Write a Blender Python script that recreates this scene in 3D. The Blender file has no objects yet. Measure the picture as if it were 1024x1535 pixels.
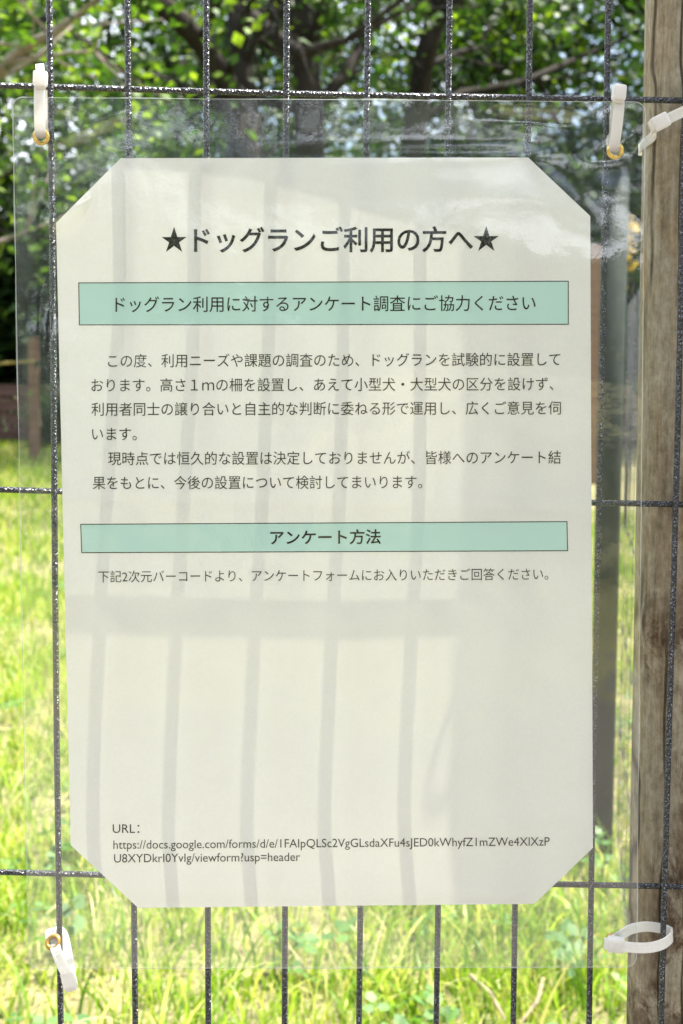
import bpy, bmesh, math, random
import numpy as np
from mathutils import Vector, Matrix, Euler, noise

R = math.radians
scene = bpy.context.scene
COL = scene.collection

# ------------------------------------------------------------------ camera
FPX = 2284.0                       # focal length in photo pixels (1024 x 1535)
CAM = Vector((0.0, -0.600, 0.75))
cam_data = bpy.data.cameras.new("camera")
cam_data.sensor_fit = 'HORIZONTAL'
cam_data.sensor_width = 24.0
cam_data.lens = 24.0 * FPX / 1024.0
cam_data.clip_start = 0.01
cam_data.clip_end = 2000
cam_data.dof.use_dof = True
cam_data.dof.focus_distance = 0.597
cam_data.dof.aperture_fstop = 24.0
cam_data.dof.aperture_blades = 0
cam = bpy.data.objects.new("camera", cam_data)
COL.objects.link(cam)
cam.location = CAM
cam.rotation_mode = 'QUATERNION'
PITCH, ROLL = R(-5.1), 0.0060
qrot = Euler((R(90) + PITCH, 0, 0)).to_quaternion() @ Euler((0, 0, ROLL)).to_quaternion()
cam.rotation_quaternion = qrot
scene.camera = cam
MR = qrot.to_matrix()

def pix(px, py, Y):
    """world point where the sight line through a photo pixel meets the plane y = Y"""
    d = MR @ Vector(((px - 512.0) / FPX, (767.5 - py) / FPX, -1.0))
    return CAM + d * ((Y - CAM.y) / d.y)

# ------------------------------------------------------------------ sky, sun, exposure
SUN = Vector((1.9, 1.0, 5.5)).normalized()
ELEV = math.asin(SUN.z)
world = bpy.data.worlds.new("World")
scene.world = world
world.use_nodes = True
wn = world.node_tree
bg = wn.nodes["Background"]
sky = wn.nodes.new("ShaderNodeTexSky")
sky.sky_type = 'NISHITA'
sky.sun_disc = False
sky.sun_elevation = ELEV
sky.sun_rotation = math.atan2(SUN.x, SUN.y)
sky.dust_density = 2.0
# broken white summer cloud over the Nishita sky
tc = wn.nodes.new("ShaderNodeTexCoord")
cmap = wn.nodes.new("ShaderNodeMapping"); cmap.inputs['Scale'].default_value = (1.0, 1.0, 2.2)
wn.links.new(tc.outputs['Generated'], cmap.inputs[0])
cn = wn.nodes.new("ShaderNodeTexNoise")
cn.inputs['Scale'].default_value = 2.6; cn.inputs['Detail'].default_value = 6; cn.inputs['Roughness'].default_value = 0.58
wn.links.new(cmap.outputs[0], cn.inputs['Vector'])
cr = wn.nodes.new("ShaderNodeValToRGB")
cr.color_ramp.elements[0].position = 0.44; cr.color_ramp.elements[1].position = 0.58
wn.links.new(cn.outputs['Fac'], cr.inputs[0])
cm = wn.nodes.new("ShaderNodeMix"); cm.data_type = 'RGBA'
wn.links.new(cr.outputs[0], cm.inputs[0])
wn.links.new(sky.outputs[0], cm.inputs[6])
cm.inputs[7].default_value = (12.5, 12.9, 13.8, 1)
wn.links.new(cm.outputs[2], bg.inputs[0])
bg.inputs[1].default_value = 0.085
sl = bpy.data.lights.new("sun", 'SUN')
sl.energy = 5.0
sl.angle = R(0.53)
sl.color = (1.0, 0.95, 0.86)
sun = bpy.data.objects.new("sun", sl)
COL.objects.link(sun)
sun.location = (3, 2, 9)
sun.rotation_euler = SUN.to_track_quat('Z', 'Y').to_euler()
vs = scene.view_settings
vs.view_transform = 'Standard'
vs.look = 'None'
vs.exposure = 1.84
vs.gamma = 1.0
scene.cycles.max_bounces = 8
scene.cycles.transparent_max_bounces = 24
scene.cycles.transmission_bounces = 8
scene.cycles.diffuse_bounces = 4
scene.cycles.caustics_reflective = False
scene.cycles.caustics_refractive = False
scene.cycles.sample_clamp_indirect = 6.0
scene.cycles.use_denoising = True

# ------------------------------------------------------------------ object helpers
def link(o, parent=None):
    COL.objects.link(o)
    if parent is not None:
        o.parent = parent
    return o

def tag(o, label=None, cat=None, group=None, kind=None):
    if label: o["label"] = label
    if cat: o["category"] = cat
    if group: o["group"] = group
    if kind: o["kind"] = kind
    return o

def empty(name, loc, label, cat, group=None):
    o = bpy.data.objects.new(name, None)
    o.empty_display_size = 0.02
    o.location = loc
    link(o)
    return tag(o, label, cat, group)

def mesh_obj(name, verts, faces, mat, parent=None, smooth=False, origin=None):
    """verts are world coordinates; parent's location is subtracted"""
    off = Vector((0, 0, 0))
    if parent is not None:
        p = parent
        while p is not None:
            off = off + p.location
            p = p.parent
    elif origin is not None:
        off = Vector(origin)
    me = bpy.data.meshes.new(name)
    va = np.asarray(verts, dtype=np.float64) - np.array(off)
    me.from_pydata([tuple(v) for v in va], [], [tuple(f) for f in faces])
    me.materials.append(mat)
    if smooth:
        me.polygons.foreach_set("use_smooth", [True] * len(me.polygons))
    me.update()
    o = bpy.data.objects.new(name, me)
    if parent is None and origin is not None:
        o.location = origin
    return link(o, parent)

def fast_mesh(name, co, quads, mat, smooth=False):
    """numpy mesh from (n,3) coordinates and (m,4) or (m,3) indices"""
    me = bpy.data.meshes.new(name)
    k = quads.shape[1]
    me.vertices.add(len(co)); me.vertices.foreach_set("co", co.astype(np.float32).ravel())
    me.loops.add(quads.size); me.loops.foreach_set("vertex_index", quads.astype(np.int32).ravel())
    me.polygons.add(len(quads))
    me.polygons.foreach_set("loop_start", np.arange(0, quads.size, k, dtype=np.int32))
    me.polygons.foreach_set("loop_total", np.full(len(quads), k, dtype=np.int32))
    me.update(calc_edges=True)
    if smooth:
        me.polygons.foreach_set("use_smooth", np.ones(len(quads), dtype=bool))
    me.materials.append(mat)
    return me

def tube(path, radii, seg=8, cap=True):
    """tapered tube along a polyline -> verts, faces"""
    P = [Vector(p) for p in path]
    V, F = [], []
    n = len(P)
    prev = None
    for i in range(n):
        t = (P[min(i + 1, n - 1)] - P[max(i - 1, 0)]).normalized()
        if prev is None:
            a = t.orthogonal().normalized()
        else:
            a = (prev - t * prev.dot(t)).normalized()
        prev = a
        b = t.cross(a)
        for k in range(seg):
            th = 2 * math.pi * k / seg
            V.append(P[i] + (a * math.cos(th) + b * math.sin(th)) * radii[i])
    for i in range(n - 1):
        for k in range(seg):
            k2 = (k + 1) % seg
            F.append((i * seg + k, i * seg + k2, (i + 1) * seg + k2, (i + 1) * seg + k))
    if cap:
        F.append(tuple(range(seg - 1, -1, -1)))
        F.append(tuple((n - 1) * seg + k for k in range(seg)))
    return V, F

def merge(parts):
    V, F = [], []
    for v, f in parts:
        o = len(V)
        V += list(v)
        F += [tuple(i + o for i in q) for q in f]
    return V, F

def box(c, sx, sy, sz, rot=None, bev=0.0):
    bm = bmesh.new()
    bmesh.ops.create_cube(bm, size=1.0)
    for v in bm.verts:
        v.co = Vector((v.co.x * sx, v.co.y * sy, v.co.z * sz))
    if bev > 0:
        bmesh.ops.bevel(bm, geom=bm.edges[:], offset=bev, segments=2, affect='EDGES', profile=0.6)
    M = rot if rot is not None else Matrix.Identity(3)
    V = [M @ v.co + Vector(c) for v in bm.verts]
    F = [tuple(v.index for v in f.verts) for f in bm.faces]
    bm.free()
    return V, F

# ------------------------------------------------------------------ material helpers
class NT:
    def __init__(self, name):
        self.m = bpy.data.materials.new(name)
        self.m.use_nodes = True
        self.t = self.m.node_tree
        self.t.nodes.clear()
        self.out = self.n("ShaderNodeOutputMaterial")
    def n(self, typ, **kw):
        x = self.t.nodes.new(typ)
        for k, v in kw.items():
            if k == 'inp':
                for a, b in v.items():
                    x.inputs[a].default_value = b
            else:
                setattr(x, k, v)
        return x
    def l(self, a, b):
        self.t.links.new(a, b)
    def ramp(self, fac, stops, interp='LINEAR'):
        r = self.n("ShaderNodeValToRGB")
        r.color_ramp.interpolation = interp
        el = r.color_ramp.elements
        while len(el) < len(stops):
            el.new(0.5)
        for e, (p, c) in zip(el, stops):
            e.position = p
            e.color = (c[0], c[1], c[2], 1) if hasattr(c, '__len__') else (c, c, c, 1)
        self.l(fac, r.inputs[0])
        return r.outputs[0]
    def coords(self, scale=(1, 1, 1), kind='Object'):
        tc = self.n("ShaderNodeTexCoord")
        mp = self.n("ShaderNodeMapping")
        mp.inputs['Scale'].default_value = scale
        self.l(tc.outputs[kind], mp.inputs[0])
        return mp.outputs[0]
    def noise(self, vec, scale, detail=4, rough=0.55, dist=0.0):
        x = self.n("ShaderNodeTexNoise", inp={'Scale': scale, 'Detail': detail, 'Roughness': rough, 'Distortion': dist})
        if vec is not None:
            self.l(vec, x.inputs['Vector'])
        return x.outputs['Fac']
    def mixc(self, fac, a, b, mode='MIX'):
        x = self.n("ShaderNodeMix", data_type='RGBA', blend_type=mode)
        for s, v in ((x.inputs[0], fac), (x.inputs[6], a), (x.inputs[7], b)):
            if hasattr(v, 'links'):
                self.l(v, s)
            elif not hasattr(v, '__len__'):
                s.default_value = v
            else:
                s.default_value = (v[0], v[1], v[2], 1)
        return x.outputs[2]
    def math(self, op, a, b=0.0):
        x = self.n("ShaderNodeMath", operation=op)
        for s, v in ((x.inputs[0], a), (x.inputs[1], b)):
            if hasattr(v, 'links'):
                self.l(v, s)
            else:
                s.default_value = v
        return x.outputs[0]
    def bump(self, h, strength=0.5, dist=0.001):
        x = self.n("ShaderNodeBump", inp={'Strength': strength, 'Distance': dist})
        self.l(h, x.inputs['Height'])
        return x.outputs[0]
    def bsdf(self, color=None, rough=0.6, metal=0.0, spec=0.5, normal=None):
        x = self.n("ShaderNodeBsdfPrincipled", inp={'Roughness': rough, 'Metallic': metal, 'Specular IOR Level': spec})
        if color is not None:
            if hasattr(color, 'links'):
                self.l(color, x.inputs['Base Color'])
            else:
                x.inputs['Base Color'].default_value = (*color, 1)
        if normal is not None:
            self.l(normal, x.inputs['Normal'])
        return x
    def finish(self, sh):
        self.l(sh, self.out.inputs[0])
        return self.m

def mat_leaf(name, stops, trans=0.5, rough=0.55):
    t = NT(name)
    g = t.n("ShaderNodeNewGeometry")
    c = t.ramp(g.outputs['Random Per Island'], stops)
    b = t.bsdf(c, rough, spec=0.35)
    tr = t.n("ShaderNodeBsdfTranslucent")
    tc = t.mixc(1.0, c, (1.15, 1.25, 0.55), 'MULTIPLY')
    t.l(tc, tr.inputs[0])
    m = t.n("ShaderNodeMixShader", inp={0: trans})
    t.l(b.outputs[0], m.inputs[1]); t.l(tr.outputs[0], m.inputs[2])
    return t.finish(m.outputs[0])

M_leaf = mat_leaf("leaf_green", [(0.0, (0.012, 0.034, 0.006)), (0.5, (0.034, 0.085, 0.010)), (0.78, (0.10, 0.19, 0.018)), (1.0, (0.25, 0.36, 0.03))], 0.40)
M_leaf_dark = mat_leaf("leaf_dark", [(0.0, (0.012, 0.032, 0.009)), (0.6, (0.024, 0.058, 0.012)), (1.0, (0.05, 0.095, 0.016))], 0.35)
M_leaf_yellow = mat_leaf("leaf_yellow", [(0.0, (0.30, 0.19, 0.02)), (1.0, (0.48, 0.34, 0.03))], 0.4)
M_grass = mat_leaf("grass_blade", [(0.0, (0.05, 0.12, 0.010)), (0.25, (0.14, 0.265, 0.022)), (0.5, (0.27, 0.41, 0.036)), (0.74, (0.41, 0.49, 0.07)), (0.88, (0.54, 0.49, 0.19)), (1.0, (0.70, 0.60, 0.37))], 0.42, 0.40)
M_clover = mat_leaf("clover_leaf", [(0.0, (0.05, 0.13, 0.025)), (1.0, (0.12, 0.24, 0.05))], 0.35, 0.5)

def mat_ground():
    t = NT("soil")
    v = t.coords()
    a = t.noise(v, 0.8, 4)
    b = t.noise(v, 25, 6, 0.65)
    c1 = t.ramp(b, [(0.3, (0.10, 0.085, 0.045)), (0.55, (0.22, 0.20, 0.09)), (0.75, (0.34, 0.28, 0.17))])
    c2 = t.ramp(b, [(0.3, (0.07, 0.075, 0.03)), (0.6, (0.17, 0.16, 0.07)), (0.8, (0.30, 0.26, 0.15))])
    c = t.mixc(t.ramp(a, [(0.40, 0.0), (0.6, 1.0)]), c1, c2)
    return t.finish(t.bsdf(c, 0.95, spec=0.2, normal=t.bump(b, 0.7, 0.02)).outputs[0])
M_soil = mat_ground()

def mat_bark(name, c0, c1):
    t = NT(name)
    v = t.coords((1, 1, 0.25))
    n = t.noise(v, 9, 6, 0.65)
    c = t.ramp(n, [(0.3, c0), (0.7, c1)])
    return t.finish(t.bsdf(c, 0.9, spec=0.2, normal=t.bump(n, 0.8, 0.03)).outputs[0])
M_bark = mat_bark("bark_dark", (0.010, 0.009, 0.007), (0.035, 0.030, 0.024))
M_bark_pale = mat_bark("bark_pale", (0.12, 0.10, 0.085), (0.30, 0.25, 0.21))

def mat_wire():
    t = NT("black_coating_painted_glints")
    v = t.coords()
    n1 = t.noise(v, 1500, 2, 0.6)
    n2 = t.noise(v, 700, 2, 0.6)
    c = t.ramp(n1, [(0.52, (0.005, 0.006, 0.009)), (0.59, (0.035, 0.04, 0.05)), (0.70, (0.38, 0.42, 0.47))])  # pale specks put the glints of the bumpy coat into its colour
    b = t.bsdf(c, 0.24, spec=0.75, normal=t.bump(n2, 1.0, 0.0026))
    return t.finish(b.outputs[0])
M_wire = mat_wire()

def mat_darkpaint():
    t = NT("dark_green_paint")
    n = t.noise(t.coords(), 30, 4)
    c = t.ramp(n, [(0.3, (0.012, 0.018, 0.015)), (0.7, (0.025, 0.032, 0.026))])
    return t.finish(t.bsdf(c, 0.75, spec=0.2).outputs[0])
M_paint = mat_darkpaint()

def mat_post():
    t = NT("weathered_timber")
    v = t.coords((1, 1, 0.06))
    g = t.noise(v, 420, 6, 0.75, 0.4)
    med = t.noise(t.coords((1, 1, 0.22)), 90, 6, 0.7, 0.5)
    pat = t.noise(t.coords((1, 1, 0.35)), 26, 5, 0.65, 0.6)
    iso = t.noise(t.coords((1, 1, 0.6)), 330, 5, 0.75)
    blot = t.noise(t.coords((1, 1, 0.6)), 75, 7, 0.78, 0.6)
    mixg = t.math('ADD', t.math('MULTIPLY', g, 0.5), t.math('MULTIPLY', iso, 0.5))
    base = t.ramp(mixg, [(0.36, (0.21, 0.18, 0.12)), (0.5, (0.37, 0.325, 0.235)), (0.64, (0.54, 0.48, 0.37))])
    ochre = t.ramp(mixg, [(0.36, (0.16, 0.10, 0.045)), (0.5, (0.30, 0.205, 0.10)), (0.64, (0.44, 0.33, 0.19))])
    base = t.mixc(t.ramp(med, [(0.45, 0.0), (0.68, 0.7)]), base, ochre)
    sep = t.n("ShaderNodeSeparateXYZ"); t.l(t.coords(), sep.inputs[0])
    zf = t.n("ShaderNodeMapRange", inp={1: 0.92, 2: 0.50, 3: -0.10, 4: 0.12}); t.l(sep.outputs[2], zf.inputs[0])
    xf = t.n("ShaderNodeMapRange", inp={1: -0.036, 2: 0.0, 3: -0.13, 4: 0.08}); t.l(sep.outputs[0], xf.inputs[0])
    p2 = t.math('ADD', t.math('ADD', pat, zf.outputs[0]), xf.outputs[0])
    stain = t.ramp(mixg, [(0.36, (0.05, 0.032, 0.02)), (0.52, (0.115, 0.075, 0.045)), (0.66, (0.24, 0.17, 0.105))])
    m1 = t.math('MULTIPLY', t.ramp(blot, [(0.43, 0.0), (0.55, 1.0)]), t.ramp(p2, [(0.42, 0.0), (0.58, 1.0)]))
    c = t.mixc(m1, base, stain)
    # a few long drying cracks, wandering slightly
    wob = t.noise(t.coords((0.3, 0.3, 1)), 9, 3, 0.6)
    xx = t.math('ADD', sep.outputs[0], t.math('MULTIPLY', wob, 0.012))
    cells = t.math('FRACT', t.math('MULTIPLY', xx, 105.0))
    line = t.ramp(cells, [(0.44, 0.0), (0.49, 1.0), (0.51, 1.0), (0.56, 0.0)])
    gate = t.ramp(t.noise(t.coords((1.0, 1, 0.18)), 38, 3, 0.6), [(0.44, 0.0), (0.54, 1.0)])
    ck = t.math('MULTIPLY', line, gate)
    c = t.mixc(t.math('MULTIPLY', ck, 0.85), c, (0.04, 0.028, 0.016))
    h = t.math('SUBTRACT', t.math('ADD', t.math('MULTIPLY', iso, 0.6), g), t.math('MULTIPLY', ck, 1.2))
    return t.finish(t.bsdf(c, 0.88, spec=0.2, normal=t.bump(h, 0.9, 0.0014)).outputs[0])
M_post = mat_post()

def mat_plank(name, c0, c1):
    t = NT(name)
    n = t.noise(t.coords((0.15, 1, 1)), 20, 5, 0.65)
    c = t.ramp(n, [(0.3, c0), (0.7, c1)])
    return t.finish(t.bsdf(c, 0.85, spec=0.2, normal=t.bump(n, 0.5, 0.004)).outputs[0])
M_plank = mat_plank("old_planks", (0.10, 0.055, 0.05), (0.21, 0.13, 0.12))
M_stake = mat_plank("stake_wood", (0.13, 0.075, 0.05), (0.24, 0.145, 0.095))
M_rope = mat_plank("rope_fibre", (0.26, 0.21, 0.06), (0.36, 0.30, 0.10))

def mat_paper():
    t = NT("printed_paper")
    v = t.coords()
    n = t.noise(v, 900, 4, 0.7)
    c = t.ramp(n, [(0.3, (0.82, 0.808, 0.775)), (0.7, (0.88, 0.868, 0.835))])
    mot = t.noise(v, 55, 5, 0.6)
    c = t.mixc(1.0, c, t.ramp(mot, [(0.3, (0.955, 0.955, 0.945)), (0.7, (1.0, 1.0, 1.0))]), 'MULTIPLY')
    d = t.n("ShaderNodeBsdfDiffuse"); t.l(c, d.inputs[0])
    tr = t.n("ShaderNodeBsdfTranslucent"); tr.inputs[0].default_value = (0.90, 0.88, 0.72, 1)
    m = t.n("ShaderNodeMixShader", inp={0: 0.22})
    t.l(d.outputs[0], m.inputs[1]); t.l(tr.outputs[0], m.inputs[2])
    return t.finish(m.outputs[0])
M_paper = mat_paper()

def mat_ink(name, col, trans=0.25):
    t = NT(name)
    n = t.noise(t.coords(), 1200, 3, 0.6)
    c = t.mixc(t.ramp(n, [(0.35, 0.0), (0.7, 0.10)]), col, (0.85, 0.86, 0.8))
    d = t.n("ShaderNodeBsdfDiffuse"); t.l(c, d.inputs[0])
    tr = t.n("ShaderNodeBsdfTranslucent"); t.l(c, tr.inputs[0])
    m = t.n("ShaderNodeMixShader", inp={0: trans})
    t.l(d.outputs[0], m.inputs[1]); t.l(tr.outputs[0], m.inputs[2])
    return t.finish(m.outputs[0])
M_ink = mat_ink("black_ink", (0.012, 0.009, 0.004), 0.1)
M_inkthin = mat_ink("thin_ink", (0.02, 0.017, 0.01), 0.1)
# the green band lets paper-coloured light through: paper shares its translucency
M_band = mat_ink("green_ink", (0.62, 0.88, 0.79), 0.22)

def mat_film():
    t = NT("laminate_film")
    v = t.coords()
    n = t.noise(v, 650, 2, 0.5)
    n2 = t.noise(v, 45, 3, 0.5)
    h = t.math('ADD', t.math('MULTIPLY', n, 0.25), n2)
    nb = t.bump(h, 0.045, 0.002)
    tp = t.n("ShaderNodeBsdfTransparent"); tp.inputs[0].default_value = (0.965, 0.975, 0.97, 1)
    gl = t.n("ShaderNodeBsdfGlossy", inp={'Roughness': 0.035}); gl.inputs[0].default_value = (1, 1, 1, 1)
    t.l(nb, gl.inputs['Normal'])
    lw = t.n("ShaderNodeLayerWeight")
    # thin plastic: the same reflectance from either side
    fr = t.math('ADD', t.math('MULTIPLY', t.math('POWER', lw.outputs['Facing'], 4.0), 0.40), 0.058)
    m = t.n("ShaderNodeMixShader")
    t.l(fr, m.inputs[0]); t.l(tp.outputs[0], m.inputs[1]); t.l(gl.outputs[0], m.inputs[2])
    # slight patchy milkiness of the plastic, tinted blue to paint in reflected sky
    hz = t.n("ShaderNodeBsdfDiffuse"); hz.inputs[0].default_value = (0.62, 0.80, 0.90, 1)
    ht = t.n("ShaderNodeBsdfTranslucent"); ht.inputs[0].default_value = (0.9, 0.92, 0.9, 1)
    hm = t.n("ShaderNodeMixShader", inp={0: 0.6})
    t.l(hz.outputs[0], hm.inputs[1]); t.l(ht.outputs[0], hm.inputs[2])
    haze_noise = t.noise(v, 30, 5, 0.65)
    hf = t.ramp(haze_noise, [(0.3, 0.008), (0.75, 0.028)])
    m2 = t.n("ShaderNodeMixShader")
    t.l(hf, m2.inputs[0]); t.l(m.outputs[0], m2.inputs[1]); t.l(hm.outputs[0], m2.inputs[2])
    return t.finish(m2.outputs[0])
M_film = mat_film()

def mat_rim():
    t = NT("film_edge")
    d = t.bsdf((0.75, 0.8, 0.75), 0.3)
    tp = t.n("ShaderNodeBsdfTransparent")
    m = t.n("ShaderNodeMixShader", inp={0: 0.62})
    t.l(d.outputs[0], m.inputs[1]); t.l(tp.outputs[0], m.inputs[2])
    return t.finish(m.outputs[0])
M_rim = mat_rim()

def mat_tie():
    t = NT("white_nylon")
    d = t.bsdf((0.88, 0.86, 0.83), 0.4, spec=0.5)
    tr = t.n("ShaderNodeBsdfTranslucent"); tr.inputs[0].default_value = (0.94, 0.92, 0.88, 1)
    m = t.n("ShaderNodeMixShader", inp={0: 0.5})
    t.l(d.outputs[0], m.inputs[1]); t.l(tr.outputs[0], m.inputs[2])
    return t.finish(m.outputs[0])
M_tie = mat_tie()

def mat_brass(name, c, rough):
    t = NT(name)
    n = t.noise(t.coords(), 500, 3)
    cc = t.mixc(t.ramp(n, [(0.4, 0.0), (0.75, 0.7)]), c, (0.35, 0.22, 0.05))
    return t.finish(t.bsdf(cc, rough, 0.85).outputs[0])
M_brass = mat_brass("brass", (0.80, 0.60, 0.20), 0.16)
M_brass_dull = mat_brass("dull_brass", (0.50, 0.30, 0.08), 0.35)

# ------------------------------------------------------------------ ground (one sheet to the horizon)
def ground_h(x, y):
    return 0.0
gv = [(-900, -900, 0), (900, -900, 0), (900, 900, 0), (-900, 900, 0)]
g = mesh_obj("ground", gv, [(0, 1, 2, 3)], M_soil)
tag(g, kind="structure")
def mat_bounce_strip():
    t = NT("bounce_gravel")
    v = t.coords()
    n = t.noise(v, 60, 6, 0.7)
    c = t.ramp(n, [(0.3, (0.10, 0.085, 0.075)), (0.7, (0.19, 0.165, 0.15))])
    return t.finish(t.bsdf(c, 0.95, spec=0.2, normal=t.bump(n, 0.8, 0.01)).outputs[0])
bounce_strip = mesh_obj("path", [(-40, -3.4, 0.004), (40, -3.4, 0.004), (40, 0.12, 0.004), (-40, 0.12, 0.004)], [(0, 1, 2, 3)], mat_bounce_strip())  # unseen strip added to make the bounce light on the paper less green
tag(bounce_strip, kind="structure")

# ------------------------------------------------------------------ sheet surface (laminate and paper hang in front of the wires)
GX = np.array([0, 100, 350, 650, 900, 1024.0])
GY = np.array([100, 145, 208, 237, 305, 480, 730, 1000, 1230, 1350, 1460.0])
GAP = np.array([   # mm between the wire axis and the sheet
    [2.6, 2.6, 2.4, 2.4, 3.0, 3.6],
    [2.4, 2.4, 2.3, 2.4, 3.0, 3.4],
    [2.1, 2.1, 2.1, 1.9, 2.2, 3.2],
    [2.0, 2.0, 2.2, 2.9, 3.0, 3.4],
    [1.9, 1.9, 2.7, 5.5, 5.6, 5.4],
    [2.0, 2.1, 3.0, 5.3, 5.8, 5.8],
    [4.2, 4.6, 4.7, 5.0, 5.4, 5.6],
    [6.6, 6.8, 6.8, 6.6, 6.2, 6.0],
    [8.2, 8.0, 7.9, 7.4, 6.6, 6.4],
    [7.6, 7.2, 7.0, 6.2, 6.0, 6.0],
    [6.6, 6.2, 6.0, 5.6, 5.4, 5.4]])

def crom(xs, f, x):
    """Catmull-Rom on a non-uniform grid (finite-difference tangents)"""
    i = int(np.clip(np.searchsorted(xs, x) - 1, 0, len(xs) - 2))
    h = xs[i + 1] - xs[i]
    t = min(max((x - xs[i]) / h, 0.0), 1.0)
    def tan(k):
        a, b = max(k - 1, 0), min(k + 1, len(xs) - 1)
        return (f[b] - f[a]) / (xs[b] - xs[a])
    m0, m1 = tan(i) * h, tan(i + 1) * h
    t2, t3 = t * t, t * t * t
    return (2*t3 - 3*t2 + 1) * f[i] + (t3 - 2*t2 + t) * m0 + (-2*t3 + 3*t2) * f[i+1] + (t3 - t2) * m1

def gauss(px, py, cx, cy, sx, sy, rot=0.0):
    dx, dy = px - cx, py - cy
    c, s = math.cos(rot), math.sin(rot)
    u, v = dx * c + dy * s, -dx * s + dy * c
    return math.exp(-(u / sx) ** 2 - (v / sy) ** 2)

def gap(px, py):
    cols = [crom(GY, GAP[:, j], py) for j in range(len(GX))]
    g_ = crom(GX, np.array(cols), px)
    # the cut corner at the upper right curls back
    dc = (px - 792) * 0.687 - (py - 236) * 0.727
    g_ -= 1.0 * math.exp(-((dc - 12) / 26.0) ** 2) * math.exp(-((px - 850) / 75.0) ** 2) * math.exp(-((py - 290) / 75.0) ** 2)
    # ripples of the plastic
    q = Vector((px * 0.006, py * 0.0045, 3.7))
    g_ += 0.22 * noise.noise(q) + 0.05 * noise.noise(q * 4.1)
    return g_ * 0.001

def film_extra(px, py):
    """bumps only the plastic has (outside the paper): creases round the corners and the ridge above the paper"""
    e = 0.0
    e += 0.5 * gauss(px, py, 640, 231, 210, 9, -0.01)
    e += 2.0 * gauss(px, py, 915, 205, 50, 30, -0.25)
    e -= 0.9 * gauss(px, py, 830, 185, 90, 14, 0.1)
    e += 1.0 * gauss(px, py, 130, 190, 60, 12, -0.4)
    e += 1.6 * gauss(px, py, 105, 312, 34, 18, -0.8)
    e += 0.10 * noise.noise(Vector((px * 0.03, py * 0.022, 9.1))) + 0.035 * noise.noise(Vector((px * 0.09, py * 0.07, 2.2)))
    e += 0.6 * gauss(px, py, 120, 160, 60, 16, 0.2)
    e += 0.5 * gauss(px, py, 60, 500, 16, 90, 0.1)
    e += 0.25 * gauss(px, py, 936, 250, 14, 60, 0.0)
    return e * 0.001

def sheet(px, py, lift=0.0, extra=False):
    """world point on the sheet; lift (m) towards the camera"""
    g_ = gap(px, py) + lift
    if extra:
        g_ += film_extra(px, py)
    return pix(px, py, -g_)

# ------------------------------------------------------------------ notice
NB = pix(495, 1450, -0.004)
sign = empty("notice_sign", NB, "laminated white dog run survey notice with green heading bands tied to the mesh fence", "notice")

FILM = [(18, 145), (968, 152), (955, 1450), (42, 1453)]
def bil(quad, u, v):
    (x0, y0), (x1, y1), (x2, y2), (x3, y3) = quad
    return ((x0*(1-u) + x1*u)*(1-v) + (x3*(1-u) + x2*u)*v, (y0*(1-u) + y1*u)*(1-v) + (y3*(1-u) + y2*u)*v)

def film_mesh():
    nu, nv = 154, 214
    # paper outline tests for the little step where the two films meet round the paper
    bm = bmesh.new()
    W, H = 940.0, 1303.0
    rc = 16.0
    # the cut edge is a narrow sealed bead of its own
    gx = [0, 1.3] + [1.7 + (W - 3.4) * i / (nu - 2) for i in range(1, nu - 2)] + [W - 1.3, W]
    gy = [0, 1.3] + [1.7 + (H - 3.4) * i / (nv - 2) for i in range(1, nv - 2)] + [H - 1.3, H]
    grid = {}
    for s, lift in ((0, 0.00034), (1, -0.00030)):
        for j in range(nv + 1):
            for i in range(nu + 1):
                x, y = gx[i], gy[j]
                # round the corners by pulling the border in
                for cx, cy, fx, fy in ((rc, rc, -1, -1), (W - rc, rc, 1, -1), (rc, H - rc, -1, 1), (W - rc, H - rc, 1, 1)):
                    if (x - cx) * fx > 0 and (y - cy) * fy > 0:
                        d = math.hypot(x - cx, y - cy)
                        m_ = max(abs(x - cx), abs(y - cy))
                        if d > 1e-6:
                            k = m_ / d
                            x, y = cx + (x - cx) * k, cy + (y - cy) * k
                px, py = bil(FILM, x / W, y / H)
                # slightly wavy hand-cut edge
                e = noise.noise(Vector((px * 0.01, py * 0.01, 1.3))) * 1.6
                if i == 0 or i == nu: px += e
                if j == 0 or j == nv: py += e
                grid[s, i, j] = bm.verts.new(sheet(px, py, lift, True) - NB)
    bead = []
    for s in (0, 1):
        for j in range(nv):
            for i in range(nu):
                q = [grid[s, i, j], grid[s, i, j + 1], grid[s, i + 1, j + 1], grid[s, i + 1, j]]
                if s == 1: q.reverse()
                f_ = bm.faces.new(q)
                if s == 0 and (i in (0, nu - 1) or j in (0, nv - 1)): bead.append(f_)
    rim = []
    def side(a, b):
        f = bm.faces.new([grid[0, *a], grid[0, *b], grid[1, *b], grid[1, *a]])
        rim.append(f)
    for i in range(nu):
        side((i + 1, 0), (i, 0)); side((i, nv), (i + 1, nv))
    for j in range(nv):
        side((0, j), (0, j + 1)); side((nu, j + 1), (nu, j))
    for f in bm.faces: f.smooth = True
    for f in rim:
        f.material_index = 1; f.smooth = False
    for f in bead: f.material_index = 1
    bmesh.ops.recalc_face_normals(bm, faces=bm.faces)
    me = bpy.data.meshes.new("laminate_film")
    bm.to_mesh(me); bm.free()
    me.materials.append(M_film); me.materials.append(M_rim)
    return me
film = bpy.data.objects.new("laminate_film", film_mesh())
link(film, sign)

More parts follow.
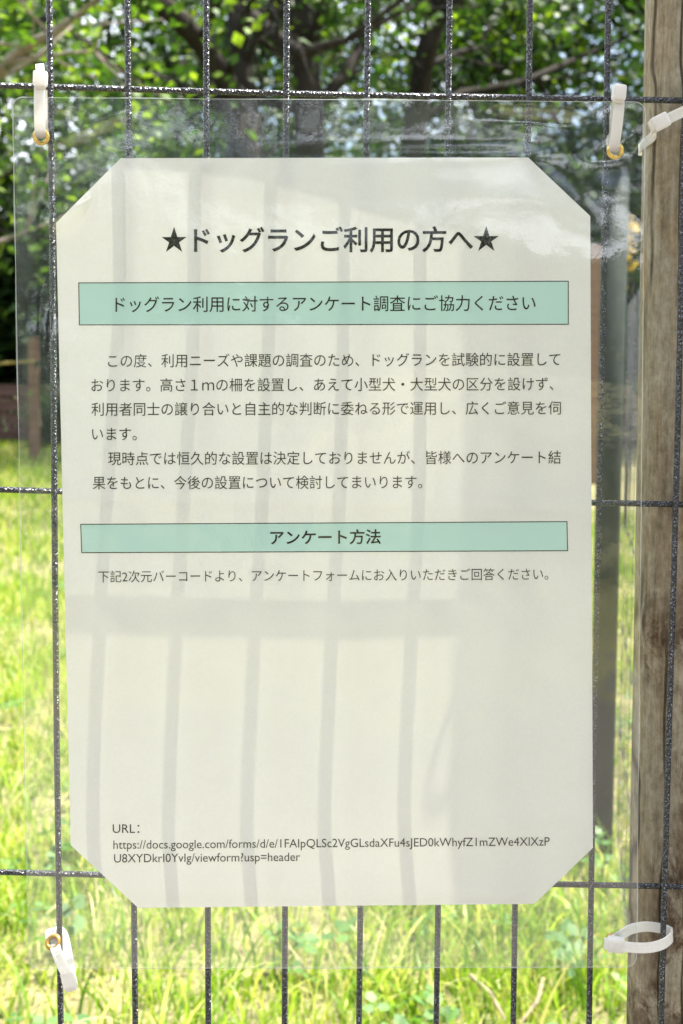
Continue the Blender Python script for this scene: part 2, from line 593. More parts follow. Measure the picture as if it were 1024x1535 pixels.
# paper: A4 with its corners cut off
PAPER = [(181, 237), (792, 236), (885, 324), (889, 1271), (801, 1355), (207, 1361), (106, 1267), (84, 334)]
def paper_mesh(outline, lift_front, lift_back=None):
    """clip a fine grid to the outline and lay it on the sheet"""
    xs = [p[0] for p in outline]; ys = [p[1] for p in outline]
    bm = bmesh.new()
    vs_ = [bm.verts.new((x, -y, 0)) for x, y in outline]
    bm.faces.new(vs_)
    x = math.floor(min(xs) / 16) * 16 + 8
    while x < max(xs):
        bmesh.ops.bisect_plane(bm, geom=bm.verts[:] + bm.edges[:] + bm.faces[:], plane_co=(x, 0, 0), plane_no=(1, 0, 0))
        x += 16
    y = math.floor(min(ys) / 16) * 16 + 8
    while y < max(ys):
        bmesh.ops.bisect_plane(bm, geom=bm.verts[:] + bm.edges[:] + bm.faces[:], plane_co=(0, -y, 0), plane_no=(0, 1, 0))
        y += 16
    V = [(v.co.x, -v.co.y) for v in bm.verts]
    bm.verts.index_update()
    F = [tuple(v.index for v in f.verts) for f in bm.faces]
    bm.free()
    return [sheet(px, py, lift_front) for px, py in V], F

pv, pf = paper_mesh(PAPER, 0.0)
paper = mesh_obj("paper", pv, pf, M_paper, sign, smooth=True)

def outline_ring(q, w):
    """thin frame line around a band"""
    (x0, y0), (x1, y1), (x2, y2), (x3, y3) = q
    parts = []
    def strip(a, b, n=30):
        ax, ay = a; bx, by = b
        L = math.hypot(bx - ax, by - ay)
        nx, ny = -(by - ay) / L * w / 2, (bx - ax) / L * w / 2
        V, F = [], []
        for i in range(n + 1):
            t = i / n
            px, py = ax + (bx - ax) * t, ay + (by - ay) * t
            V.append(sheet(px + nx, py + ny, 0.00013)); V.append(sheet(px - nx, py - ny, 0.00013))
        for i in range(n):
            F.append((2*i, 2*i+1, 2*i+3, 2*i+2))
        return V, F
    h = w / 2
    return merge([strip((x0 - h, y0), (x1 + h, y1)), strip((x3 - h, y3), (x2 + h, y2)),
                  strip((x0, y0 + h + .1), (x3, y3 - h - .1)), strip((x1, y1 + h + .1), (x2, y2 - h - .1))])

for q in ([(118, 424), (852, 421.5), (852, 486), (119, 487)], [(121, 786), (850, 782), (851, 825.5), (122.5, 828.5)]):
    v, f = paper_mesh(q, 0.00008)
    mesh_obj("heading_band", v, f, M_band, paper, smooth=True)
    v, f = outline_ring(q, 1.3)
    mesh_obj("band_outline", v, f, M_inkthin, paper)

def text_print(body, x0, x1, cy0, cy1, em, mat, bold=0.0, latin=False, yscale=None):
    cu = bpy.data.curves.new("t", 'FONT')
    cu.body = body
    cu.resolution_u = 4
    cu.offset = bold
    o = bpy.data.objects.new("t", cu)
    COL.objects.link(o)
    dg = bpy.context.evaluated_depsgraph_get()
    ev = o.evaluated_get(dg)
    me = ev.to_mesh()
    co = np.array([v.co for v in me.vertices])
    fs = [tuple(p.vertices) for p in me.polygons]
    ev.to_mesh_clear()
    bpy.data.objects.remove(o); bpy.data.curves.remove(cu)
    a, b = co[:, 0].min(), co[:, 0].max()
    mid = 0.22 if latin else 0.375
    V = []
    for x, y, _ in co:
        t = (x - a) / (b - a)
        px = x0 + (x1 - x0) * t
        py = cy0 + (cy1 - cy0) * t - (y - mid) * em
        V.append(sheet(px, py, 0.00016))
    return mesh_obj("printed_text", V, fs, mat, paper)

text_print("★ドッグランご利用の方へ★", 242, 748, 360, 358.5, 40.5, M_ink, 0.017)
text_print("ドッグラン利用に対するアンケート調査にご協力ください", 173, 803, 456.5, 454, 25.6, M_ink, 0.004)
BODY = [("この度、利用ニーズや課題の調査のため、ドッグランを試験的に設置して", 162, 840, 541, 538.5),
        ("おります。高さ１ｍの柵を設置し、あえて小型犬・大型犬の区分を設けず、", 137, 830, 577.5, 575.5),
        ("利用者同士の譲り合いと自主的な判断に委ねる形で運用し、広くご意見を伺", 137, 841, 613.5, 611.5),
        ("います。", 138, 205, 650.5, 650.5),
        ("現時点では恒久的な設置は決定しておりませんが、皆様へのアンケート結", 162, 841, 687.5, 685.5),
        ("果をもとに、今後の設置について検討してまいります。", 139, 633, 724, 722.5)]
for s, a, b, c, d in BODY:
    text_print(s, a, b, c, d, 21.8, M_inkthin, 0.0)
text_print("アンケート方法", 405, 571, 806, 804.5, 23.5, M_ink, 0.017)
text_print("下記2次元バーコードより、アンケートフォームにお入りいただきご回答ください。", 147, 822, 864.5, 860.5, 19.5, M_inkthin, -0.002)
text_print("URL：", 169, 209, 1244.5, 1244.5, 19.0, M_inkthin, 0.0, True)
text_print("https://docs.google.com/forms/d/e/1FAIpQLSc2VgGLsdaXFu4sJED0kWhyfZ1mZWe4XlXzP", 170, 824, 1268.5, 1263.5, 18.4, M_inkthin, 0.0, True)
text_print("U8XYDkrI0YvIg/viewform?usp=header", 171, 450, 1289, 1286.5, 18.4, M_inkthin, 0.0, True)

# eyelets: rolled brass rings through the film
def torus(c, R0, r0, rot, sy=1.0, n=36, m=12):
    V, F = [], []
    for i in range(n):
        a = 2 * math.pi * i / n
        for j in range(m):
            b = 2 * math.pi * j / m
            rr = R0 + r0 * math.cos(b)
            V.append(rot @ Vector((rr * math.cos(a), r0 * sy * math.sin(b), rr * math.sin(a))) + c)
    for i in range(n):
        for j in range(m):
            F.append((i*m + j, i*m + (j+1) % m, ((i+1) % n)*m + (j+1) % m, ((i+1) % n)*m + j))
    return V, F
PXM = 0.597 / FPX            # metres per photo pixel at the notice
def eyelet(px, py, mat, rx=0.0, rz=0.0):
    c = sheet(px, py, 0.0, True)
    rot = Euler((rx, 0, rz)).to_matrix()
    ring = torus(c + Vector((0, -0.0005, 0)), 9.4 * PXM, 3.4 * PXM, rot)
    ring2 = torus(c + Vector((0, 0.0009, 0)), 9.0 * PXM, 2.8 * PXM, rot)
    # barrel
    V, F = [], []
    n = 36
    for i in range(n):
        a = 2 * math.pi * i / n
        for yy in (-0.0006, 0.001):
            V.append(rot @ Vector((6.6 * PXM * math.cos(a), yy, 6.6 * PXM * math.sin(a))) + c)
    for i in range(n):
        j = (i + 1) % n
        F.append((2*i, 2*i+1, 2*j+1, 2*j))
    v, f = merge([ring, ring2, (V, F)])
    mesh_obj("eyelet", v, f, mat, sign, smooth=True)
    return c
E1 = eyelet(62, 205, M_brass, R(12))
E2 = eyelet(922, 226, M_brass, R(10))
E3 = eyelet(80, 1412, M_brass_dull, R(-35), R(-10))
E4 = eyelet(919, 1411, M_brass_dull, R(-25), R(25))

# ------------------------------------------------------------------ mesh fence
WR = 0.00122
SLOPE = math.tan(R(0.92))
fence = empty("mesh_fence", (0.0, 0.0, 0.02), "textured black welded wire mesh fence in front of the timber post, behind the notice", "fence")
# vertical wires are spaced as read at mid height
xs_top = [74, 192, 310, 430, 551, 673, 794, 912]
base_x = [pix(a, 20, 0.0).x for a in xs_top]
step = (base_x[-1] - base_x[0]) / 7.0
rngw = random.Random(4)
H_TOP = 0.993
def wire_x(k):
    return base_x[k] if 0 <= k < 8 else base_x[0] + step * k
def hz(z0, x):
    return z0 - SLOPE * x
zrow = [pix(0, 129, 0.0023).z, pix(0, 735, 0.0023).z, pix(0, 1308.5, 0.0023).z]
x_left = pix(0, 735, 0.0023).x
zrow = [z + SLOPE * x_left for z in zrow]
pitch_z = (zrow[0] - zrow[2]) / 2
rows = [zrow[0] + pitch_z, *zrow] + [zrow[2] - pitch_z * k for k in (1, 2, 3)]
rows = [z for z in rows if z > 0.03]
KL, KR = -28, 25
for k in range(KL, KR + 1):
    x = wire_x(k)
    lean = {7: -0.0006}.get(k, rngw.uniform(-0.0004, 0.0004))
    path = []
    for i in range(15):
        z = 0.03 + (rows[0] - SLOPE * x + 0.012 - 0.03) * i / 14
        path.append((x + lean * (z - 0.9) * 3 + 0.00025 * math.sin(i * 1.3 + k), 0.0, z))
    v, f = tube(path, [WR] * len(path), 10)
    mesh_obj("vertical_wire", v, f, M_wire, fence, smooth=True)
for z0 in rows:
    path = []
    for i in range(40):
        x = wire_x(KL) - 0.012 + (wire_x(KR) - wire_x(KL) + 0.024) * i / 39
        path.append((x, 2 * WR - 0.0001, hz(z0, x) + 0.00035 * math.sin(i * 0.9 + z0 * 40)))
    v, f = tube(path, [WR] * len(path), 10)
    mesh_obj("horizontal_wire", v, f, M_wire, fence, smooth=True)

# ------------------------------------------------------------------ timber post behind the mesh
PFLAT = 0.42
def log_post(name, cx, cy, r, zt, label, seg=64, rings=90, mat=M_post, tilt=0.0):
    root = (cx, cy, 0.0)
    V, F = [], []
    for j in range(rings + 1):
        z = -0.05 + (zt + 0.05) * j / rings
        for i in range(seg):
            a = 2 * math.pi * i / seg
            q = Vector((math.cos(a) * 1.6, math.sin(a) * 1.6, z * 2.0 + cx))
            ca, sa = math.cos(a), math.sin(a)
            k_ = (abs(ca) ** 4.5 + abs(sa) ** 4.5) ** (-1 / 4.5)
            rr = r * k_ * (1 + 0.022 * noise.noise(q) + 0.008 * noise.noise(Vector((q.x * 4, q.y * 4, z * 5))))
            # a shallow drying check
            V.append((cx + rr * math.cos(a) + tilt * (z - 0.7), cy + rr * PFLAT * math.sin(a), z))
    for j in range(rings):
        for i in range(seg):
            i2 = (i + 1) % seg
            F.append((j*seg + i, j*seg + i2, (j+1)*seg + i2, (j+1)*seg + i))
    # slightly chamfered top
    top0 = len(V)
    for i in range(seg):
        x, y, z = V[rings * seg + i]
        V.append((cx + (x - cx) * 0.93, cy + (y - cy) * 0.93, z + 0.006))
    for i in range(seg):
        i2 = (i + 1) % seg
        F.append((rings*seg + i, rings*seg + i2, top0 + i2, top0 + i))
    F.append(tuple(top0 + i for i in range(seg)))
    o = mesh_obj(name, V, F, mat, smooth=True, origin=root)
    return tag(o, label, "post")
PR = 0.040
PCY = 0.0045 + PR * PFLAT + 0.0008
PCX = (957 - 512) / FPX * (PCY + 0.6) + PR + 0.0005
log_post("timber_post", PCX, PCY, PR, 1.06, "weathered flat faced timber fence post with brown stains right behind the mesh", tilt=-0.005)

# ------------------------------------------------------------------ zip ties
def ribbon(path, wdir, width, th, closed=True, sub=8):
    """flat strap swept along a smooth path; wdir gives the across direction"""
    P = [Vector(p) for p in path]
    n = len(P)
    pts = []
    rng = range(n if closed else n - 1)
    for i in rng:
        p0, p1, p2, p3 = (P[(i - 1) % n], P[i], P[(i + 1) % n], P[(i + 2) % n]) if closed else (P[max(i-1, 0)], P[i], P[i+1], P[min(i+2, n-1)])
        for s in range(sub):
            t = s / sub
            pts.append(0.5 * ((2*p1) + (p2 - p0)*t + (2*p0 - 5*p1 + 4*p2 - p3)*t*t + (3*p1 - p0 - 3*p2 + p3)*t**3))
    if not closed: pts.append(P[-1])
    m = len(pts)
    V, F = [], []
    for i in range(m):
        if closed:
            tg = (pts[(i+1) % m] - pts[(i-1) % m]).normalized()
        else:
            tg = (pts[min(i+1, m-1)] - pts[max(i-1, 0)]).normalized()
        w = Vector(wdir)
        w = (w - tg * w.dot(tg)).normalized()
        nn = tg.cross(w)
        for a, b in ((-1, -1), (-.8, -1.15), (.8, -1.15), (1, -1), (1, 1), (.55, 1), (.5, .55), (-.5, .55), (-.55, 1), (-1, 1)):
            # the inner face carries a toothed groove
            tooth = 0.25 * (i % 2) if b == .55 else 0.0
            V.append(pts[i] + w * (a * width / 2) + nn * ((b + tooth) * th / 2))
    k = 10
    for i in range(m if closed else m - 1):
        j = (i + 1) % m
        for q in range(k):
            q2 = (q + 1) % k
            F.append((i*k + q, i*k + q2, j*k + q2, j*k + q))
    if not closed:
        F.append(tuple(range(k - 1, -1, -1))); F.append(tuple((m-1)*k + q for q in range(k)))
    return V, F

def frame(z_axis, y_hint):
    z = Vector(z_axis).normalized()
    y = Vector(y_hint); y = (y - z * y.dot(z)).normalized()
    x = y.cross(z)
    return Matrix((x, y, z)).transposed()

def tie(label, loop, wdir, head_c, head_axis, head_hint, tail, width=0.0040, group="white zip ties on the fence", hs=(0.0052, 0.0046, 0.0058), closed=True, sub=8):
    t = empty("zip_tie", head_c, label, "zip tie", group)
    v, f = ribbon(loop, wdir, width, 0.0009, closed, sub)
    mesh_obj("strap", v, f, M_tie, t, smooth=False)
    M = frame(head_axis, head_hint)
    hb = box(head_c, *hs, rot=M, bev=0.0009)
    lug = box(Vector(head_c) + M @ Vector((0, 0, -hs[2] * 0.5)), hs[0] * 0.8, hs[1] * 0.7, hs[2] * 0.35, rot=M, bev=0.0006)
    v, f = merge([hb, lug])
    mesh_obj("head", v, f, M_tie, t, smooth=False)
    if tail is not None:
        v, f = ribbon(tail, wdir, width * 0.8, 0.0011, False, 3)
        mesh_obj("tail", v, f, M_tie, t)
    return t

# upper left: hangs from the top row wire, down through the eyelet
yf = E1.y
hw = pix(60, 134, 0.0023)
loop = [pix(62, 206, yf + 0.0005), pix(60, 196, yf - 0.0022), pix(59, 165, yf - 0.0036), pix(59, 138, yf - 0.0032), pix(60, 118, -0.0030),
        pix(62, 112, 0.0015), pix(64, 121, 0.0055), pix(66, 140, 0.0055), pix(67, 175, 0.002), pix(66, 198, yf + 0.0016)]
tie("white zip tie upright through the brass eyelet at the notice's upper left corner", loop, (1, 0, 0.02), pix(60.5, 118, yf - 0.0030), (0.05, 0, 1), (0, 1, 0),
    [pix(60.5, 112, yf - 0.0035), pix(60, 104, yf - 0.0030), pix(59.5, 97, yf - 0.0020)])
# upper right
yf = E2.y
loop = [pix(921, 227, yf + 0.0005), pix(921, 219, yf - 0.0022), pix(925, 190, yf - 0.0036), pix(928, 158, yf - 0.0034), pix(928, 140, -0.0046),
        pix(928, 134, 0.0010), pix(927, 141, 0.0060), pix(924, 160, 0.0050), pix(919, 190, 0.001), pix(917, 216, yf + 0.0016)]
tie("ivory zip tie upright through the brass eyelet at the notice's upper right corner", loop, (1, 0, 0.1), pix(928, 139, yf - 0.0036), (0.06, 0, 1), (0, 1, 0),
    [pix(929, 133, yf - 0.0036), pix(930, 130, yf - 0.0036), pix(930.5, 127, yf - 0.0034)])
# lower left: loops the second wire and hangs head down
yf = E3.y
loop = [pix(82, 1413, yf + 0.0005), pix(84, 1424, yf - 0.0034), pix(92, 1445, yf - 0.0050), pix(101, 1462, yf - 0.0050), pix(106, 1464, yf - 0.0020),
        pix(101, 1432, -0.001), pix(95, 1404, 0.0030), pix(86, 1393, 0.0055), pix(76, 1394, 0.0020), pix(76, 1404, yf + 0.0022)]
tie("white zip tie slanting head down from the eyelet at the notice's lower left corner", loop, (1, 0, 0.35), pix(103.5, 1468, yf - 0.0035), (-0.25, 0.1, 1), (0, 1, 0), None, hs=(0.0054, 0.0046, 0.0070))
# lower right: wide open loop round the wire in front of the post
yf = E4.y
cw = pix(1002, 1405, 0.0)
loop = [pix(919, 1412, yf - 0.0030), pix(938, 1419, yf - 0.0085), pix(968, 1421, yf - 0.0105), pix(992, 1416, yf - 0.0070), pix(1006, 1406, -0.0032),
        pix(1006, 1399, 0.0028), pix(996, 1393, 0.0040), pix(970, 1389, 0.0042), pix(946, 1393, 0.0035), pix(928, 1404, yf + 0.0020)]
tie("white zip tie in a wide open loop at the notice's lower right corner", loop, (0, 0.25, 1), pix(923, 1416, yf - 0.0052), (1, -0.15, -0.05), (0, 0, 1), None, hs=(0.0052, 0.0056, 0.0068))
# fifth tie, round the post itself
def post_pt(px, py, lift):
    """point on the front of the post under a photo pixel"""
    x = pix(px, py, PCY - PR * 0.7).x
    dx = max(-0.995, min(0.995, (x - PCX) / (PR + lift)))
    y = PCY - math.sqrt(1 - dx * dx) * (PR + lift)
    return pix(px, py, y)
fp = [pix(a, b, -0.0036) for a, b in ((977, 193.5), (990, 184), (1010, 174), (1040, 160), (1090, 137))]
dy_ = PR * PFLAT
zl, zr = fp[0].z - 0.0016, fp[-1].z + 0.004
back = [(PCX + PR * 0.9, PCY - dy_ * 0.9, zr + .001), (PCX + PR + 0.0016, PCY, zr + .002), (PCX + PR * 0.92, PCY + dy_ + 0.001, zr + .001), (PCX + PR * 0.3, PCY + dy_ + 0.0014, zr * .6 + zl * .4),
        (PCX - PR * 0.4, PCY + dy_ + 0.0014, zr * .3 + zl * .7), (PCX - PR * 0.94, PCY + dy_ + 0.001, zl), (PCX - PR - 0.0007, PCY + dy_ * 0.4, zl), (PCX - PR - 0.0007, PCY - dy_ * 0.4, zl + .0003), (PCX - PR - 0.0010, 0.0015, zl + 0.0008)]
loop = fp + [Vector(b_) for b_ in back]
tie("cream zip tie strapped diagonally around the timber post and the top mesh wire", loop, (0, 0, 1), pix(990, 183, -0.0056), (1, 0, 0.50), (0, 1, 0), None,
    group="white zip ties on the fence", hs=(0.0056, 0.0046, 0.0066))

# ------------------------------------------------------------------ steel gate post and return panel further back
def steel_post(px_top, px_bot, Y, py_bot, zt, r, label):
    b = pix(px_bot, py_bot, Y)
    b = Vector((b.x, Y, 0))
    tx = pix(px_top, 563 - (zt - 0.75) / (Y + .6) * FPX, Y).x
    root = empty("steel_post", (b.x, Y, 0), label, "post")
    v, f = tube([(b.x, Y, -0.05), ((b.x + tx) / 2, Y, zt / 2), (tx, Y, zt)], [r] * 3, 20)
    mesh_obj("shaft", v, f, M_paint, root, smooth=True)
    v, f = tube([(tx, Y, zt + 0.001), (tx, Y, zt + 0.018), (tx, Y, zt + 0.026)], [r * 1.12, r * 1.12, r * 0.5], 20)
    mesh_obj("cap", v, f, M_paint, root, smooth=True)
    return root, b, tx
GP, gb, gtx = steel_post(924, 899, 1.72, 1295, 1.06, 0.0195, "dark green steel tube post standing in the grass behind the notice's right edge")

panel = empty("side_fence", (gb.x, gb.y, 0), "thin wire side fence running from the dark steel post back to the timber post", "fence")
A = Vector((gb.x + 0.02, gb.y - 0.03, 0)); B = Vector((PCX + 0.03, PCY + 0.12, 0))
nwire = 13
for i in range(nwire + 1):
    p = A.lerp(B, i / nwire)
    v, f = tube([(p.x, p.y, 0.06), (p.x, p.y, 0.86)], [0.0011] * 2, 6)
    mesh_obj("vertical_wire", v, f, M_wire, panel, smooth=True)
for z in (0.07, 0.225, 0.38, 0.535, 0.69, 0.845):
    v, f = tube([(A.x, A.y + 0.003, z), (B.x, B.y + 0.003, z)], [0.0011] * 2, 6)
    mesh_obj("horizontal_wire", v, f, M_wire, panel, smooth=True)

# ------------------------------------------------------------------ stakes, rope and plank fence at the far side
def stake(px, Y, w, zt, label):
    b = pix(px, 640, Y)
    root_loc = (b.x, Y, 0)
    V, F = box((b.x, Y, zt / 2 - 0.05), w, w * 0.8, zt + 0.1, bev=0.008)
    top = box((b.x, Y, zt + 0.015), w * 0.86, w * 0.66, 0.03, bev=0.01)
    v, f = merge([(V, F), top])
    o = mesh_obj("wooden_stake", v, f, M_stake, origin=root_loc)
    return tag(o, label, "stake", "stakes at the far side of the dog run")
stake(52, 12.6, 0.088, 1.04, "reddish brown square stake standing in the grass behind the notice's left margin")
stake(890, 10.2, 0.13, 1.64, "taller reddish stake half hidden behind the notice's right edge")
rp = [pix(-160, 552, 12.5), pix(-60, 548, 12.52), pix(0, 545, 12.54), pix(52, 541, 12.54)]
v, f = tube(rp, [0.012] * 4, 6)
tag(mesh_obj("rope", v, f, M_rope, smooth=True, origin=rp[3]), "pale yellow rope stretched to the reddish stake on the left", "rope")

pf_root = empty("plank_fence", (0, 16.4, 0), "low brown fence of horizontal planks in the shade beyond the grass", "fence")
for r_ in range(4):
    v, f = box((0, 16.4, 0.10 + 0.155 * r_), 15.0, 0.035, 0.142, bev=0.006)
    mesh_obj("plank", v, f, M_plank, pf_root)
for i in range(11):
    v, f = box((-7.2 + 1.44 * i, 16.46, 0.33), 0.07, 0.07, 0.70, bev=0.006)
    mesh_obj("fence_post", v, f, M_plank, pf_root)

# ------------------------------------------------------------------ grass
rg = np.random.default_rng(11)
def grass_mesh(name, n, y0, y1, hmin, hmax, wmin, wmax, seg, mat, half=0.30, dead=0.0, power=1.0, patch=0.0, lean=0.9, clump=1):
    y = y0 + (y1 - y0) * rg.random(n) ** power
    x = (rg.random(n) * 2 - 1) * ((y + 0.6) * half + 0.25)
    if clump > 1:
        m = n // clump
        cy = y0 + (y1 - y0) * rg.random(m) ** power
        cx = (rg.random(m) * 2 - 1) * ((cy + 0.6) * half + 0.25)
        idx = rg.integers(0, m, n)
        x = cx[idx] + rg.normal(0, 0.022, n); y = cy[idx] + rg.normal(0, 0.022, n)
    if patch > 0:
        d = np.array([noise.noise(Vector((a * 2.3, b * 2.3, 5.0))) + 0.5 * noise.noise(Vector((a * 6.1, b * 6.1, 9.0))) for a, b in zip(x, y)])
        keep = d > (-0.55 + patch * rg.random(n))
        x, y = x[keep], y[keep]; n = len(x)
    # bare earth in the shade on the right, far away
    keep = ~((y > 7.6) & (x > 1.2 + 0.3 * np.sin(y * 2)))
    x, y = x[keep], y[keep]; n = len(x)
    h = hmin + (hmax - hmin) * rg.random(n) ** 1.6
    w = wmin + (wmax - wmin) * rg.random(n)
    az = rg.random(n) * 2 * np.pi
    ln = lean * (0.25 + rg.random(n))                 # total lean angle
    tw = rg.random(n) * 2 * np.pi
    co = np.zeros((n, (seg + 1) * 2, 3))
    px, pz, ang = np.zeros(n), np.zeros(n), rg.random(n) * 0.3
    for s in range(seg + 1):
        t = s / seg
        ww = w * (1 - t ** 1.8) * 0.5 + 0.0003
        cx = x + px * np.cos(az); cy = y + px * np.sin(az)
        ox = -np.sin(tw) * ww; oy = np.cos(tw) * ww
        co[:, 2*s, 0] = cx + ox; co[:, 2*s, 1] = cy + oy; co[:, 2*s, 2] = pz
        co[:, 2*s+1, 0] = cx - ox; co[:, 2*s+1, 1] = cy - oy; co[:, 2*s+1, 2] = pz
        a2 = ang + ln * t
        px = px + np.sin(a2) * h / seg; pz = pz + np.cos(a2) * h / seg
        pz = np.maximum(pz, 0.002)
    base = (np.arange(n) * (seg + 1) * 2)[:, None, None]
    q = np.array([[2*s, 2*s+1, 2*s+3, 2*s+2] for s in range(seg)])[None]
    quads = (base + q).reshape(-1, 4)
    return co.reshape(-1, 3), quads
parts = [grass_mesh("g", 85000, 0.5, 4.6, 0.02, 0.075, 0.0016, 0.0042, 4, None, 0.34, patch=1.1, clump=14, lean=1.3),
         grass_mesh("g", 42000, 0.5, 4.6, 0.012, 0.05, 0.0015, 0.0036, 3, None, 0.34, lean=2.0, patch=1.2),
         grass_mesh("g", 5000, 0.6, 4.2, 0.06, 0.15, 0.002, 0.0045, 5, None, 0.34, lean=1.8, clump=5),
         grass_mesh("g", 60000, 4.2, 9.0, 0.02, 0.08, 0.003, 0.007, 3, None, 0.30, patch=0.7, clump=6),
         grass_mesh("g", 40000, 8.5, 16.0, 0.03, 0.10, 0.006, 0.012, 3, None, 0.30, patch=0.5)]
off = 0; cs, qs = [], []
for c, q in parts:
    cs.append(c); qs.append(q + off); off += len(c)
gm = fast_mesh("grass", np.concatenate(cs), np.concatenate(qs), M_grass)
tag(link(bpy.data.objects.new("grass", gm)), "sunlit yellow green lawn grass with dry straw blades", "grass", kind="stuff")

# low broad-leaved weeds and clover between the grass
def clover_mesh():
    cs, qs = [], []
    off = 0
    n = 1500
    r2 = np.random.default_rng(5)
    for i in range(n):
        if i % 12 == 0:
            cy = 0.6 + 4.5 * r2.random() ** 1.3; cx = (r2.random() * 2 - 1) * ((cy + 0.6) * 0.3 + 0.2)
        x, y = cx + r2.normal(0, 0.035), cy + r2.normal(0, 0.035)
        z = 0.02 + 0.045 * r2.random()
        a0 = r2.random() * 6.28
        s = 0.006 + 0.010 * r2.random()
        tilt = r2.normal(0, 0.35, 2)
        for k in range(3):
            a = a0 + k * 2.094
            d = np.array([math.cos(a), math.sin(a)]); p = np.array([-d[1], d[0]])
            pts = [d * 0.1 * s, d * 0.8 * s + p * 0.62 * s, d * 1.5 * s + p * 0.3 * s, d * 1.5 * s - p * 0.3 * s, d * 0.8 * s - p * 0.62 * s]
            v = np.array([[x + q_[0], y + q_[1], z + q_ @ tilt] for q_ in pts])
            v[2:4, 2] += 0.001
            cs.append(np.vstack([v, v[:1] + [[0, 0, 0.0001]]]))
            qs.append(np.array([[0, 1, 2, 3], [0, 3, 4, 5]]) + off)
            off += 6
    return fast_mesh("clover", np.concatenate(cs), np.concatenate(qs), M_clover)
tag(link(bpy.data.objects.new("clover", clover_mesh())), "small green clover leaves scattered low in the lawn", "clover", kind="stuff")

# fallen twigs at the foot of the fence (each a thing)
M_twig = mat_plank("dry_twig", (0.20, 0.15, 0.10), (0.34, 0.28, 0.20))
def ground_at(px, py, z=0.03):
    d = MR @ Vector(((px - 512.0) / FPX, (767.5 - py) / FPX, -1.0))
    return CAM + d * ((z - CAM.z) / d.z)
for pts, rad, lab in (([(905, 1452), (945, 1480), (985, 1525), (1000, 1560)], 0.004, None),
                      ([(706, 1462), (736, 1490), (758, 1530)], 0.003, "bare pale twig lying in the grass below the notice, left of the forked one"),
                      ([(815, 1468), (806, 1500), (780, 1535)], 0.003, "bare dry twig lying in the grass under the notice's right half")):
    if lab is None: continue
    P = [ground_at(a, b, 0.03) for a, b in pts]
    v, f = tube(P, [rad, rad * 0.8, rad * 0.5][:len(P)], 7)
    tag(mesh_obj("twig", v, f, M_twig, smooth=True, origin=P[0]), lab, "twig", "twigs in the grass")

# ------------------------------------------------------------------ trees
def leaf_cloud(pos, size, rng, droop=0.35):
    """rhombic leaves, two triangles each folded on the midrib"""
    n = len(pos)
    s = size * (0.6 + 0.8 * rng.random(n))
    az = rng.random(n) * 2 * np.pi
    el = rng.normal(-droop, 0.45, n)
    d = np.stack([np.cos(az) * np.cos(el), np.sin(az) * np.cos(el), np.sin(el)], 1)
    up = rng.normal(0, 0.45, (n, 3)); up[:, 2] += 1.0
    side = np.cross(d, up); side /= np.linalg.norm(side, axis=1)[:, None] + 1e-9
    nn = np.cross(side, d)
    w = 0.30 + 0.12 * rng.random(n)
    a = pos - d * (s * 0.5)[:, None]
    b = pos + d * (s * 0.5)[:, None]
    l = pos + side * (s * w)[:, None] + nn * (s * 0.08)[:, None]
    r = pos - side * (s * w)[:, None] + nn * (s * 0.08)[:, None]
    co = np.stack([a, r, b, l], 1).reshape(-1, 3)
    base = (np.arange(n) * 4)[:, None]
    tris = np.concatenate([base + np.array([[0, 1, 2]]), base + np.array([[0, 2, 3]])], 0)
    return co, tris

def grow(rng, p, d, length, r, depth, segs, tips, spread=0.7, up=0.15):
    n = 4
    pts, rad = [p], [r]
    for i in range(n):
        d = (d + Vector((rng.normal(0, .13), rng.normal(0, .13), rng.normal(0, .09) + up * 0.3))).normalized()
        p = p + d * (length / n)
        pts.append(p); rad.append(r * (1 - 0.4 * (i + 1) / n))
        if depth <= 2:
            tips.append((p, length * 0.28))
    segs.append((pts, rad, 8 if depth > 2 else 5))
    if depth == 0:
        return
    k = 2 + int(rng.random() < 0.65)
    for j in range(k):
        az = rng.random() * 6.283
        o = d.orthogonal().normalized()
        o = Matrix.Rotation(az, 3, d) @ o
        nd = (d * (1 - spread * 0.5) + o * spread + Vector((0, 0, up - 0.1))).normalized()
        grow(rng, p, nd, length * (0.66 + 0.16 * rng.random()), rad[-1] * 0.72, depth - 1, segs, tips, spread, up)
    # a side limb half way
    az = rng.random() * 6.283
    o = Matrix.Rotation(az, 3, d) @ d.orthogonal().normalized()
    nd = (d * 0.4 + o * 0.8).normalized()
    grow(rng, pts[2], nd, length * 0.55, rad[2] * 0.55, max(depth - 2, 0), segs, tips, spread, up)

